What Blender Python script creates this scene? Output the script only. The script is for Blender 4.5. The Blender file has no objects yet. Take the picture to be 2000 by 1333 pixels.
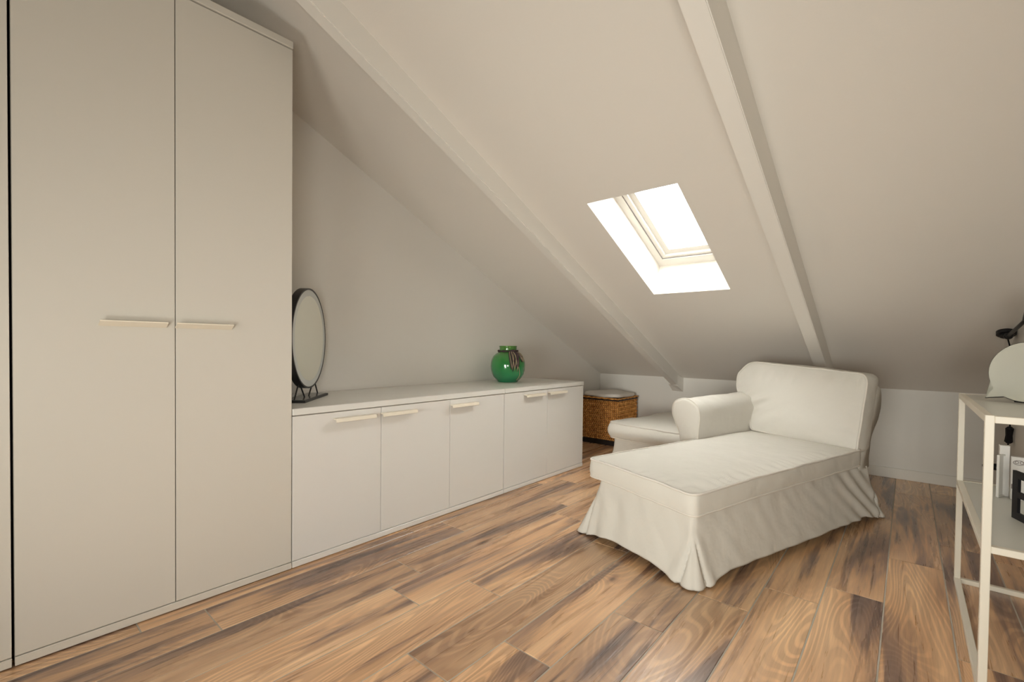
import bpy, bmesh, math, random
from mathutils import Vector, Matrix, noise

random.seed(7)
scene = bpy.context.scene
COL = scene.collection

# ------------------------------------------------------------ camera
CAM = Vector((2.947, 0.0, 1.1))
yaw, pitch, roll = math.radians(40.692), math.radians(-0.998), math.radians(0.646)
fw = Vector((-math.sin(yaw) * math.cos(pitch), math.cos(yaw) * math.cos(pitch), math.sin(pitch)))
rt = Vector((math.cos(yaw), math.sin(yaw), 0))
up = rt.cross(fw)
R_ = rt * math.cos(roll) + up * math.sin(roll)
U_ = up * math.cos(roll) - rt * math.sin(roll)
cam_data = bpy.data.cameras.new('camera')
cam = bpy.data.objects.new('camera', cam_data)
COL.objects.link(cam)
cam.matrix_world = Matrix((
    (R_.x, U_.x, -fw.x, CAM.x), (R_.y, U_.y, -fw.y, CAM.y),
    (R_.z, U_.z, -fw.z, CAM.z), (0, 0, 0, 1)))
cam_data.sensor_width = 36.0
cam_data.lens = 36.0 * 899.17 / 2000.0
cam_data.shift_y = (692.145 - 666.5) / 2000.0
cam_data.clip_start = 0.02
scene.camera = cam

# ------------------------------------------------------------ world, lights, exposure
world = bpy.data.worlds.new('overcast_sky')
scene.world = world
world.use_nodes = True
wb = world.node_tree.nodes['Background']
wb.inputs['Color'].default_value = (0.99, 1.0, 0.96, 1)
wb.inputs['Strength'].default_value = 34.0

def area_light(name, loc, target, sx, sy, power, color, spread=180):
    d = bpy.data.lights.new(name, 'AREA')
    d.shape = 'RECTANGLE'; d.size = sx; d.size_y = sy
    d.energy = power; d.color = color; d.spread = math.radians(spread)
    o = bpy.data.objects.new(name, d); COL.objects.link(o)
    o.location = loc
    o.rotation_euler = (Vector(target) - Vector(loc)).to_track_quat('-Z', 'Y').to_euler()
    return o
area_light('back_fill_light', (2.85, -2.6, 0.95), (1.6, 5.1, 0.75), 1.4, 1.2, 17.5, (0.985, 0.98, 0.905), 55)  # added fill lamp for the far end, the back wall has no window
area_light('low_bounce_fill', (2.15, -0.75, 0.45), (1.1, 1.9, 2.3), 0.45, 0.45, 11, (0.985, 0.98, 0.905), 150)  # added lamp standing in for low bounced light near the camera, no window
area_light('side_fill_light', (3.3, -0.5, 1.0), (0.4, 1.8, 1.4), 0.6, 0.6, 17, (0.985, 0.98, 0.905), 150)  # added fill lamp to lift the left wall, no window on this side
scene.view_settings.view_transform = 'Standard'
scene.view_settings.look = 'None'
scene.view_settings.gamma = 1.0
scene.view_settings.use_curve_mapping = False
scene.view_settings.exposure = -0.18

# ------------------------------------------------------------ materials
def srgb(r, g, b):
    def f(c):
        c /= 255.0
        return c / 12.92 if c <= 0.04045 else ((c + 0.055) / 1.055) ** 2.4
    return (f(r), f(g), f(b), 1.0)

def mat(name, color, rough=0.5, spec=0.5, metal=0.0, bump=None, vary=0.0, coat=0.0):
    """bump = list of (scale, strength, distance)"""
    m = bpy.data.materials.new(name); m.use_nodes = True
    nt = m.node_tree; p = nt.nodes['Principled BSDF']
    p.inputs['Base Color'].default_value = color
    p.inputs['Roughness'].default_value = rough
    p.inputs['Specular IOR Level'].default_value = spec
    p.inputs['Metallic'].default_value = metal
    p.inputs['Coat Weight'].default_value = coat
    tc = nt.nodes.new('ShaderNodeTexCoord')
    if vary:
        n = nt.nodes.new('ShaderNodeTexNoise'); n.inputs['Scale'].default_value = 2.2
        n.inputs['Detail'].default_value = 4
        nt.links.new(tc.outputs['Object'], n.inputs['Vector'])
        mx = nt.nodes.new('ShaderNodeMixRGB'); mx.blend_type = 'MULTIPLY'
        mx.inputs['Color1'].default_value = color
        cr = nt.nodes.new('ShaderNodeValToRGB')
        cr.color_ramp.elements[0].color = (1 - vary, 1 - vary, 1 - vary, 1)
        cr.color_ramp.elements[0].position = 0.3
        cr.color_ramp.elements[1].position = 0.7
        nt.links.new(n.outputs['Fac'], cr.inputs['Fac'])
        mx.inputs['Fac'].default_value = 1.0
        nt.links.new(cr.outputs['Color'], mx.inputs['Color2'])
        nt.links.new(mx.outputs['Color'], p.inputs['Base Color'])
    prev = None
    for sc_, st, di in (bump or []):
        n = nt.nodes.new('ShaderNodeTexNoise'); n.inputs['Scale'].default_value = sc_
        n.inputs['Detail'].default_value = 3
        nt.links.new(tc.outputs['Object'], n.inputs['Vector'])
        b = nt.nodes.new('ShaderNodeBump'); b.inputs['Strength'].default_value = st
        b.inputs['Distance'].default_value = di
        nt.links.new(n.outputs['Fac'], b.inputs['Height'])
        if prev: nt.links.new(prev.outputs['Normal'], b.inputs['Normal'])
        nt.links.new(b.outputs['Normal'], p.inputs['Normal'])
        prev = b
    return m

M = {}
M['wall'] = mat('wall_paint', (0.82, 0.79, 0.74, 1), 0.75, 0.25, bump=[(180, 0.15, 0.002), (3.0, 0.15, 0.01)])
M['ceiling'] = mat('ceiling_paint', (0.82, 0.775, 0.715, 1), 0.75, 0.25, bump=[(160, 0.15, 0.002), (2.0, 0.2, 0.012)])
M['beam'] = mat('beam_paint', (0.84, 0.805, 0.75, 1), 0.55, 0.3, bump=[(60, 0.1, 0.002)])
M['base'] = mat('baseboard_paint', (0.80, 0.77, 0.71, 1), 0.4, 0.4)
M['laminate'] = mat('cream_laminate', (0.685, 0.645, 0.575, 1), 0.38, 0.4)
M['sidedoor'] = mat('white_laminate', (0.765, 0.74, 0.70, 1), 0.38, 0.4)
M['top'] = mat('grey_white_top', (0.79, 0.77, 0.725, 1), 0.28, 0.5)
M['handle'] = mat('ivory_handle', (0.86, 0.79, 0.66, 1), 0.35, 0.5)
M['inner'] = mat('gap_shade_brown', (0.55, 0.48, 0.40, 1), 0.6, 0.3)  # brown that puts shade into the door gaps
M['fabric'] = mat('cream_cotton', (0.665, 0.635, 0.575, 1), 0.9, 0.15, bump=[(700, 0.25, 0.001), (7, 0.5, 0.014), (24, 0.2, 0.006)])
M['piping'] = mat('cream_piping', (0.70, 0.655, 0.59, 1), 0.85, 0.2)
M['black'] = mat('black_metal', (0.012, 0.012, 0.014, 1), 0.38, 0.5)
M['plastic'] = mat('black_plastic', (0.006, 0.006, 0.008, 1), 0.5, 0.25)
M['mirror'] = mat('mirror_glass', (0.93, 0.95, 0.88, 1), 0.04, 0.5, metal=1.0)
M['frost'] = mat('frosted_ring', (0.60, 0.62, 0.60, 1), 0.35, 0.5)
M['greyglass'] = mat('smoked_base', (0.16, 0.17, 0.165, 1), 0.15, 0.5)
M['shelf'] = mat('ivory_powder_coat', (0.84, 0.79, 0.68, 1), 0.4, 0.45)
M['shelfboard'] = mat('shelf_white_board', (0.70, 0.70, 0.64, 1), 0.3, 0.5)
M['paper'] = mat('white_paper', (0.83, 0.81, 0.78, 1), 0.6, 0.3)
M['window'] = mat('window_white', (0.86, 0.84, 0.79, 1), 0.4, 0.4)
M['gasket'] = mat('window_gasket', (0.28, 0.26, 0.25, 1), 0.6, 0.3)
M['rope_d'] = mat('dark_cord', (0.08, 0.055, 0.06, 1), 0.85, 0.2)
M['rope_l'] = mat('straw_cord', (0.42, 0.34, 0.22, 1), 0.85, 0.2)
M['grout'] = mat('grey_grout', (0.50, 0.46, 0.40, 1), 0.8, 0.2)
M['darkwood'] = mat('dark_wood', (0.02, 0.014, 0.012, 1), 0.5, 0.4)
M['ink'] = mat('grey_ink', (0.30, 0.25, 0.24, 1), 0.7, 0.2)
M['lining'] = mat('linen_lining', (0.80, 0.75, 0.69, 1), 0.9, 0.15, bump=[(14, 0.5, 0.015), (500, 0.2, 0.001)])

def jar_material():
    m = mat('green_glaze', (0.03, 0.22, 0.05, 1), 0.1, 0.6, coat=0.6)
    nt = m.node_tree; p = nt.nodes['Principled BSDF']
    tc = nt.nodes.new('ShaderNodeTexCoord')
    sp = nt.nodes.new('ShaderNodeSeparateXYZ'); nt.links.new(tc.outputs['Object'], sp.inputs[0])
    n = nt.nodes.new('ShaderNodeTexNoise'); n.inputs['Scale'].default_value = 6
    nt.links.new(tc.outputs['Object'], n.inputs['Vector'])
    ad = nt.nodes.new('ShaderNodeMath'); ad.operation = 'MULTIPLY_ADD'
    nt.links.new(n.outputs['Fac'], ad.inputs[0]); ad.inputs[1].default_value = 0.16
    nt.links.new(sp.outputs['Z'], ad.inputs[2])
    cr = nt.nodes.new('ShaderNodeValToRGB')
    e = cr.color_ramp.elements
    e[0].position = 0.06; e[0].color = (0.012, 0.24, 0.11, 1)
    e[1].position = 0.40; e[1].color = (0.07, 0.21, 0.03, 1)
    x = e.new(0.24); x.color = (0.02, 0.22, 0.045, 1)
    nt.links.new(ad.outputs[0], cr.inputs['Fac'])
    nt.links.new(cr.outputs['Color'], p.inputs['Base Color'])
    return m
M['jar'] = jar_material()

def pane_material():
    m = bpy.data.materials.new('window_glass'); m.use_nodes = True
    nt = m.node_tree; nt.nodes.clear()
    out = nt.nodes.new('ShaderNodeOutputMaterial')
    tr = nt.nodes.new('ShaderNodeBsdfTransparent'); gl = nt.nodes.new('ShaderNodeBsdfGlossy')
    gl.inputs['Roughness'].default_value = 0.02
    mx = nt.nodes.new('ShaderNodeMixShader'); mx.inputs[0].default_value = 0.06
    nt.links.new(tr.outputs[0], mx.inputs[1]); nt.links.new(gl.outputs[0], mx.inputs[2])
    nt.links.new(mx.outputs[0], out.inputs[0])
    return m
M['pane'] = pane_material()

def basket_material():
    m = mat('seagrass', (0.36, 0.15, 0.035, 1), 0.6, 0.35)
    nt = m.node_tree; p = nt.nodes['Principled BSDF']
    tc = nt.nodes.new('ShaderNodeTexCoord')
    n = nt.nodes.new('ShaderNodeTexNoise'); n.inputs['Scale'].default_value = 30
    n.inputs['Detail'].default_value = 3
    nt.links.new(tc.outputs['Object'], n.inputs['Vector'])
    cr = nt.nodes.new('ShaderNodeValToRGB'); e = cr.color_ramp.elements
    e[0].position = 0.32; e[0].color = (0.42, 0.155, 0.028, 1)
    e[1].position = 0.68; e[1].color = (0.88, 0.45, 0.13, 1)
    nt.links.new(n.outputs['Fac'], cr.inputs['Fac'])
    nt.links.new(cr.outputs['Color'], p.inputs['Base Color'])
    return m
M['basket'] = basket_material()

def plank_material():
    m = bpy.data.materials.new('wood_look_plank'); m.use_nodes = True
    nt = m.node_tree; L = nt.links; N = nt.nodes
    p = N['Principled BSDF']
    tc = N.new('ShaderNodeTexCoord'); oi = N.new('ShaderNodeObjectInfo')
    # per-plank offset so that every plank shows another piece of timber
    off = N.new('ShaderNodeVectorMath'); off.operation = 'SCALE'; off.inputs[0].default_value = (17.3, 31.1, 53.7)
    L.new(oi.outputs['Random'], off.inputs['Scale'])
    add = N.new('ShaderNodeVectorMath'); add.operation = 'ADD'
    L.new(tc.outputs['Object'], add.inputs[0]); L.new(off.outputs[0], add.inputs[1])
    def mapped(sx, sy, sz=1.0):
        mp = N.new('ShaderNodeMapping'); mp.inputs['Scale'].default_value = (sx, sy, sz)
        L.new(add.outputs[0], mp.inputs['Vector']); return mp
    def noise_(mp, scale, detail, dist=0.0, rough=0.55):
        n = N.new('ShaderNodeTexNoise'); n.inputs['Scale'].default_value = scale
        n.inputs['Detail'].default_value = detail; n.inputs['Distortion'].default_value = dist
        n.inputs['Roughness'].default_value = rough
        L.new(mp.outputs[0], n.inputs['Vector']); return n
    def ramp(src, stops):
        cr = N.new('ShaderNodeValToRGB'); e = cr.color_ramp.elements
        e[0].position, e[0].color = stops[0]; e[1].position, e[1].color = stops[-1]
        for po, co in stops[1:-1]:
            x = e.new(po); x.color = co
        L.new(src, cr.inputs['Fac']); return cr
    def mix(kind, fac, a, b):
        mx = N.new('ShaderNodeMixRGB'); mx.blend_type = kind
        if isinstance(fac, float): mx.inputs['Fac'].default_value = fac
        else: L.new(fac, mx.inputs['Fac'])
        for i, s in (('Color1', a), ('Color2', b)):
            if isinstance(s, tuple): mx.inputs[i].default_value = s
            else: L.new(s, mx.inputs[i])
        return mx
    def math_(op, a, b):
        q = N.new('ShaderNodeMath'); q.operation = op
        for i, s in ((0, a), (1, b)):
            if isinstance(s, (int, float)): q.inputs[i].default_value = s
            else: L.new(s, q.inputs[i])
        return q
    broad = noise_(mapped(6.5, 0.75), 1.0, 3, 0.7)
    streak = noise_(mapped(24, 1.0), 1.0, 5, 0.5, 0.6)
    fine = noise_(mapped(170, 6.0), 1.0, 3, 0.3)
    # patches with ragged, streaky edges
    sx = math_('MULTIPLY_ADD', streak.outputs['Fac'], 0.42); sx.inputs[2].default_value = -0.21
    pf = math_('ADD', broad.outputs['Fac'], sx.outputs[0])
    base = ramp(pf.outputs[0], [
        (0.27, (0.180, 0.122, 0.102, 1)), (0.39, (0.350, 0.228, 0.160, 1)),
        (0.47, (0.670, 0.430, 0.250, 1)), (0.70, (0.850, 0.600, 0.375, 1))])
    st = ramp(streak.outputs['Fac'], [(0.34, (0.62, 0.57, 0.58, 1)), (0.42, (0.92, 0.90, 0.90, 1)), (0.62, (1.06, 1.05, 1.02, 1))])
    c1 = mix('MULTIPLY', 0.7, base.outputs['Color'], st.outputs['Color'])
    fr = ramp(fine.outputs['Fac'], [(0.3, (0.84, 0.82, 0.80, 1)), (0.7, (1.08, 1.08, 1.08, 1))])
    c2 = mix('MULTIPLY', 0.7, c1.outputs[0], fr.outputs['Color'])
    # growth rings: contour lines of a slow noise
    slow = noise_(mapped(3.4, 0.8), 1.0, 1, 0.5)
    ph = math_('MULTIPLY', slow.outputs['Fac'], 210.0)
    sn = math_('SINE', ph.outputs[0], 0.0)
    wr = ramp(sn.outputs[0], [(0.0, (0.76, 0.71, 0.68, 1)), (0.55, (0.98, 0.98, 0.98, 1)), (0.95, (1.10, 1.10, 1.08, 1))])
    msk = ramp(noise_(mapped(1.6, 0.9), 1.0, 1).outputs['Fac'], [(0.44, (0.12, 0.12, 0.12, 1)), (0.60, (0.8, 0.8, 0.8, 1))])
    c3 = mix('MULTIPLY', msk.outputs['Color'], c2.outputs[0], wr.outputs['Color'])
    # knots
    vo = N.new('ShaderNodeTexVoronoi'); vo.inputs['Scale'].default_value = 1.0
    mk = mapped(5.0, 1.7); L.new(mk.outputs[0], vo.inputs['Vector'])
    kr = ramp(vo.outputs['Distance'], [(0.02, (0.18, 0.13, 0.11, 1)), (0.055, (0.55, 0.46, 0.42, 1)), (0.13, (1, 1, 1, 1))])
    c4 = mix('MULTIPLY', 0.9, c3.outputs[0], kr.outputs['Color'])
    # each plank a little lighter or darker, warmer or greyer
    wn = N.new('ShaderNodeTexWhiteNoise'); wn.noise_dimensions = '1D'
    L.new(oi.outputs['Random'], wn.inputs['W'])
    pr = ramp(wn.outputs['Value'], [(0.0, (0.76, 0.72, 0.69, 1)), (0.35, (0.95, 0.93, 0.91, 1)), (0.7, (1.06, 1.0, 0.93, 1)), (1.0, (1.16, 1.14, 1.08, 1))])
    c5 = mix('MULTIPLY', 1.0, c4.outputs[0], pr.outputs['Color'])
    L.new(c5.outputs[0], p.inputs['Base Color'])
    rr = ramp(streak.outputs['Fac'], [(0.3, (0.24, 0.24, 0.24, 1)), (0.7, (0.34, 0.34, 0.34, 1))])
    L.new(rr.outputs['Color'], p.inputs['Roughness'])
    p.inputs['Specular IOR Level'].default_value = 0.62
    p.inputs['IOR'].default_value = 1.7
    rip = noise_(mapped(38, 2.0), 1.0, 2, 0.6)
    b1 = N.new('ShaderNodeBump'); b1.inputs['Strength'].default_value = 0.22; b1.inputs['Distance'].default_value = 0.006
    L.new(rip.outputs['Fac'], b1.inputs['Height'])
    b2 = N.new('ShaderNodeBump'); b2.inputs['Strength'].default_value = 0.25; b2.inputs['Distance'].default_value = 0.001
    L.new(fine.outputs['Fac'], b2.inputs['Height']); L.new(b1.outputs[0], b2.inputs['Normal'])
    L.new(b2.outputs[0], p.inputs['Normal'])
    return m
M['plank'] = plank_material()

# ------------------------------------------------------------ helpers
def obj(name, bm, material, parent=None, smooth=False, loc=None):
    me = bpy.data.meshes.new(name); bm.normal_update(); bm.to_mesh(me); bm.free()
    if material: me.materials.append(material)
    o = bpy.data.objects.new(name, me); COL.objects.link(o)
    if smooth:
        for p in me.polygons: p.use_smooth = True
    if loc: o.location = loc
    if parent: o.parent = parent
    return o

def thing(name, label, cat, loc=(0, 0, 0), rz=0.0, group=None):
    o = bpy.data.objects.new(name, None); COL.objects.link(o)
    o.empty_display_size = 0.1
    o.location = loc; o.rotation_euler = (0, 0, rz)
    o['label'] = label; o['category'] = cat
    if group: o['group'] = group
    return o

def struct(name, bm, material, parent=None):
    o = obj(name, bm, material, parent)
    if not parent: o['kind'] = 'structure'
    return o

def add_box(bm, x0, x1, y0, y1, z0, z1, bev=0.0, seg=2):
    vs = [bm.verts.new(p) for p in ((x0, y0, z0), (x1, y0, z0), (x1, y1, z0), (x0, y1, z0),
                                    (x0, y0, z1), (x1, y0, z1), (x1, y1, z1), (x0, y1, z1))]
    fs = [bm.faces.new([vs[i] for i in f]) for f in ((0, 3, 2, 1), (4, 5, 6, 7), (0, 1, 5, 4), (1, 2, 6, 5), (2, 3, 7, 6), (3, 0, 4, 7))]
    if bev:
        ed = list({e for f in fs for e in f.edges})
        bmesh.ops.bevel(bm, geom=ed, offset=bev, segments=seg, profile=0.6, affect='EDGES')
    return bm

def box(x0, x1, y0, y1, z0, z1, bev=0.0, seg=2):
    return add_box(bmesh.new(), x0, x1, y0, y1, z0, z1, bev, seg)

def add_hexa(bm, pts):
    """8 points: bottom 4 (ccw from above), top 4"""
    vs = [bm.verts.new(p) for p in pts]
    for f in ((0, 3, 2, 1), (4, 5, 6, 7), (0, 1, 5, 4), (1, 2, 6, 5), (2, 3, 7, 6), (3, 0, 4, 7)):
        bm.faces.new([vs[i] for i in f])
    bmesh.ops.recalc_face_normals(bm, faces=bm.faces[:])
    return bm

def add_tube(bm, pts, r, n=8, closed=False, cap=True):
    pts = [Vector(p) for p in pts]
    m = len(pts); rings = []
    prev = None
    for i, p in enumerate(pts):
        if closed: t = pts[(i + 1) % m] - pts[i - 1]
        else: t = pts[min(i + 1, m - 1)] - pts[max(i - 1, 0)]
        if t.length < 1e-9: t = Vector((0, 0, 1))
        t.normalize()
        if prev is None:
            a = Vector((0, 0, 1)) if abs(t.z) < 0.9 else Vector((1, 0, 0))
            nrm = t.cross(a).normalized()
        else:
            nrm = (prev - t * prev.dot(t))
            nrm = nrm.normalized() if nrm.length > 1e-6 else t.orthogonal().normalized()
        prev = nrm
        bi = t.cross(nrm)
        rr = r[i] if isinstance(r, (list, tuple)) else r
        rings.append([bm.verts.new(p + (nrm * math.cos(2 * math.pi * k / n) + bi * math.sin(2 * math.pi * k / n)) * rr) for k in range(n)])
    for i in range(m if closed else m - 1):
        a, b = rings[i], rings[(i + 1) % m]
        for k in range(n):
            bm.faces.new((a[k], a[(k + 1) % n], b[(k + 1) % n], b[k]))
    if not closed and cap:
        bm.faces.new(rings[0][::-1]); bm.faces.new(rings[-1])
    return bm

def add_lathe(bm, prof, n=48, cap_bottom=True, cap_top=False):
    rings = [[bm.verts.new((r * math.cos(2 * math.pi * k / n), r * math.sin(2 * math.pi * k / n), z)) for k in range(n)] for r, z in prof]
    for a, b in zip(rings, rings[1:]):
        for k in range(n):
            bm.faces.new((a[k], a[(k + 1) % n], b[(k + 1) % n], b[k]))
    if cap_bottom: bm.faces.new(rings[0][::-1])
    if cap_top: bm.faces.new(rings[-1])
    return bm

def add_disc(bm, c, ax, ay, r0, r1, thick, n=72, offset=0.0):
    """ring/disc slab with plane axes ax, ay, centre c"""
    c = Vector(c); ax = Vector(ax).normalized(); ay = Vector(ay).normalized(); nn = ax.cross(ay)
    def ring(r, d): return [bm.verts.new(c + nn * (d + offset) + ax * (r * math.cos(2 * math.pi * k / n)) + ay * (r * math.sin(2 * math.pi * k / n))) for k in range(n)]
    of, ob = ring(r1, thick / 2), ring(r1, -thick / 2)
    for k in range(n): bm.faces.new((ob[k], ob[(k + 1) % n], of[(k + 1) % n], of[k]))
    if r0 > 0:
        inf, inb = ring(r0, thick / 2), ring(r0, -thick / 2)
        for k in range(n):
            j = (k + 1) % n
            bm.faces.new((inb[j], inb[k], inf[k], inf[j]))
            bm.faces.new((of[k], of[j], inf[j], inf[k])); bm.faces.new((ob[j], ob[k], inb[k], inb[j]))
    else:
        bm.faces.new(of); bm.faces.new(ob[::-1])
    return bm

# ------------------------------------------------------------ room shell
RX = 3.45            # right wall
YK = 5.146; HK = 0.767
SL = math.radians(24.92); TN = math.tan(SL)
YR = -1.0            # ridge
ZR = HK + (YK - YR) * TN
YB = -3.2            # back wall
def zs(y): return HK + (YK - y) * TN if y >= YR else ZR - (YR - y) * TN
SN = Vector((0, math.sin(SL), math.cos(SL)))      # outward normal of the slope
SU = Vector((0, -math.cos(SL), math.sin(SL)))     # up the slope

# floor slab (grout bed), planks lie on it
floor = struct('floor', box(-0.1, RX + 0.1, YB, YK + 0.1, -0.10, -0.0018), M['grout'])
PW = 0.2125; X0 = 2.2525; PL = 1.27
first = {-11: 0.2, -10: 0.75, -9: 1.1, -8: 0.4, -7: 0.607, -6: 1.39, -5: 1.215, -4: 1.494, -3: 0.996, -2: 1.277, -1: 1.72,
         0: 2.097, 1: 2.366, 2: 2.571, 3: 3.15, 4: 3.55, 5: 2.2}
plank_cache = {}
def plank(x0, x1, y0, y1):
    w, l = round(x1 - x0, 4), round(y1 - y0, 4)
    if l < 0.02 or w < 0.02: return
    if (w, l) not in plank_cache:
        me_o = obj('plank', box(-w / 2, w / 2, -l / 2, l / 2, -0.008, 0, 0.0012, 1), M['plank'], floor)
        plank_cache[(w, l)] = me_o.data; o = me_o
    else:
        o = bpy.data.objects.new('plank', plank_cache[(w, l)]); COL.objects.link(o); o.parent = floor
    o.location = ((x0 + x1) / 2, (y0 + y1) / 2, 0.0)
G = 0.0026
for k, j in first.items():
    xa, xb = max(X0 + k * PW, 0.0), min(X0 + (k + 1) * PW, RX)
    if xb - xa < 0.03: continue
    ys = [j + PL * n for n in range(-5, 5)]
    if k == 3: ys = [3.15 - PL * 3, 3.15 - PL * 2, 3.15 - PL, 3.15, 4.64]
    ys = [YB] + [y for y in ys if YB + 0.1 < y < YK - 0.05] + [YK]
    for a, b in zip(ys, ys[1:]):
        plank(xa + G, xb - G, a + G, b - G)

# gable walls (prisms following the roof), knee wall, back wall
def gable(name, x0, x1):
    bm = bmesh.new()
    prof = [(YB, -0.1), (YK + 0.1, -0.1), (YK + 0.1, zs(YK) + 0.02), (YR, ZR + 0.05), (YB, zs(YB) + 0.02)]
    a = [bm.verts.new((x0, y, z)) for y, z in prof]; b = [bm.verts.new((x1, y, z)) for y, z in prof]
    bm.faces.new(a); bm.faces.new(b[::-1])
    for i in range(len(prof)):
        j = (i + 1) % len(prof); bm.faces.new((a[j], a[i], b[i], b[j]))
    bmesh.ops.recalc_face_normals(bm, faces=bm.faces[:])
    return struct(name, bm, M['wall'])
gable('wall_left', -0.12, 0.0)
gable('wall_right', RX, RX + 0.12)
struct('wall_far', box(0, RX, YK, YK + 0.1, -0.1, HK), M['wall'])
struct('wall_back', box(0, RX, YB - 0.1, YB, -0.1, zs(YB)), M['wall'])
# sloped ceiling with the opening of the roof window (built as four slabs joined into one mesh)
SX0, SX1, SY0, SY1 = 1.405, 1.975, 2.497, 3.515     # opening, in plan
TH = 0.34
bm = bmesh.new()
def slab(x0, x1, ya, yb):
    p = [Vector((x0, ya, zs(ya))), Vector((x1, ya, zs(ya))), Vector((x1, yb, zs(yb))), Vector((x0, yb, zs(yb)))]
    add_hexa(bm, p + [q + SN * TH for q in p])
slab(-0.12, SX0, YR, YK + 0.05); slab(SX1, RX + 0.12, YR, YK + 0.05)
slab(SX0, SX1, YR, SY0); slab(SX0, SX1, SY1, YK + 0.05)
struct('ceiling', bm, M['ceiling'])
bm = bmesh.new()
SN2 = Vector((0, -math.sin(SL), math.cos(SL)))
p = [Vector((-0.12, YB - 0.1, zs(YB - 0.1))), Vector((RX + 0.12, YB - 0.1, zs(YB - 0.1))), Vector((RX + 0.12, YR, ZR)), Vector((-0.12, YR, ZR))]
add_hexa(bm, p + [q + SN2 * TH for q in p])
struct('ceiling_back', bm, M['ceiling'])

# roof window: frame, sash, pane (children of window_1)
win = bpy.data.objects.new('window_1', None); COL.objects.link(win); win['kind'] = 'structure'
WO = Vector((SX0, SY1, zs(SY1)))
def wp(a, b, t): return WO + Vector((a, 0, 0)) + SU * b + SN * t
WW, WL = SX1 - SX0, (SY1 - SY0) / math.cos(SL)
def ringframe(a0, b0, a1, b1, wl, wb, wr, wt, t0, t1):
    bm = bmesh.new()
    for (x0, x1, y0, y1) in ((a0, a0 + wl, b0, b1), (a1 - wr, a1, b0, b1), (a0 + wl, a1 - wr, b0, b0 + wb), (a0 + wl, a1 - wr, b1 - wt, b1)):
        add_hexa(bm, [wp(x0, y0, t0), wp(x1, y0, t0), wp(x1, y1, t0), wp(x0, y1, t0),
                      wp(x0, y0, t1), wp(x1, y0, t1), wp(x1, y1, t1), wp(x0, y1, t1)])
    return bm
obj('window_frame', ringframe(0.0, 0.0, WW, WL, 0.05, 0.085, 0.05, 0.085, 0.262, 0.36), M['window'], win)
obj('gasket', ringframe(0.049, 0.084, WW - 0.049, WL - 0.084, 0.006, 0.006, 0.006, 0.006, 0.268, 0.36), M['gasket'], win)
sash = obj('sash', ringframe(0.055, 0.09, WW - 0.055, WL - 0.09, 0.030, 0.024, 0.030, 0.024, 0.272, 0.36), M['window'], win)
sash2 = obj('sash_bead', ringframe(0.083, 0.112, WW - 0.083, WL - 0.112, 0.045, 0.052, 0.045, 0.052, 0.293, 0.35), M['window'], win)
obj('glazing_seal', ringframe(0.127, 0.163, WW - 0.127, WL - 0.163, 0.004, 0.004, 0.004, 0.004, 0.299, 0.33), M['gasket'], win)
bm = bmesh.new()
add_hexa(bm, [wp(a, b, t) for t in (0.306, 0.312) for a, b in ((0.12, 0.155), (WW - 0.12, 0.155), (WW - 0.12, WL - 0.155), (0.12, WL - 0.155))])
obj('pane', bm, M['pane'], win)

# rafters (trim_1, trim_2) hanging under the slope
def rafter(name, ya, yb, A, B):
    """A, B = (left x, right x, depth) at ya and yb"""
    bm = bmesh.new(); pts = []
    for d in (1, 0):
        for (y, S) in ((ya, A), (yb, B)):
            pass
    def c(y, x, d): return Vector((x, y, zs(y))) - SN * d
    lo = [c(ya, A[0], A[2]), c(ya, A[1], A[2]), c(yb, B[1], B[2]), c(yb, B[0], B[2])]
    hi = [c(ya, A[0], -0.02), c(ya, A[1], -0.02), c(yb, B[1], -0.02), c(yb, B[0], -0.02)]
    add_hexa(bm, lo + hi)
    bmesh.ops.bevel(bm, geom=[e for e in bm.edges if all((v.co - Vector((v.co.x, v.co.y, zs(v.co.y)))).dot(SN) < -0.03 for v in e.verts)],
                    offset=0.004, segments=2, affect='EDGES')
    return struct(name, bm, M['beam'])
def lin(a, b, y, ya, yb): return a + (b - a) * (y - ya) / (yb - ya)
def ext(A, B, y): return tuple(lin(a, b, y, 0.95, 5.0) for a, b in zip(A, B))
A1, B1 = (0.898, 0.965, 0.130), (0.952, 1.030, 0.118)
rafter('trim_1', YR + 0.05, 5.09, ext(A1, B1, YR + 0.05), ext(A1, B1, 5.09))
A2, B2 = (2.335, 2.418, 0.185), (2.392, 2.474, 0.158)
rafter('trim_2', YR + 0.05, YK + 0.03, ext(A2, B2, YR + 0.05), ext(A2, B2, YK + 0.03))
# small block closing the lower end of the left rafter
bm = bmesh.new()
zb = zs(5.03) - 0.135
add_hexa(bm, [Vector(q) for q in ((0.925, 5.035, zb + 0.012), (1.03, 5.02, zb + 0.0), (1.052, 5.145, zb - 0.075), (0.93, 5.145, zb - 0.07),
                                  (0.925, 5.035, zs(5.035) + 0.0), (1.03, 5.02, zs(5.02) - 0.02), (1.052, 5.145, zs(5.145) - 0.0), (0.93, 5.145, zs(5.145) + 0.0))])
struct('trim_3', bm, M['beam'])

# baseboards
def baseboard(name, x0, x1, y0, y1, ledge):
    bm = box(x0, x1, y0, y1, 0.0, 0.088, 0.003, 1)
    return struct(name, bm, M['base'])
baseboard('baseboard_far', 0.0, RX, YK - 0.016, YK, 1)
baseboard('baseboard_right', RX - 0.016, RX, YB, YK - 0.016, 1)
baseboard('baseboard_left', 0.0, 0.016, 3.66, YK - 0.016, 1)
baseboard('baseboard_back', 0.0, RX, YB, YB + 0.016, 1)

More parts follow.
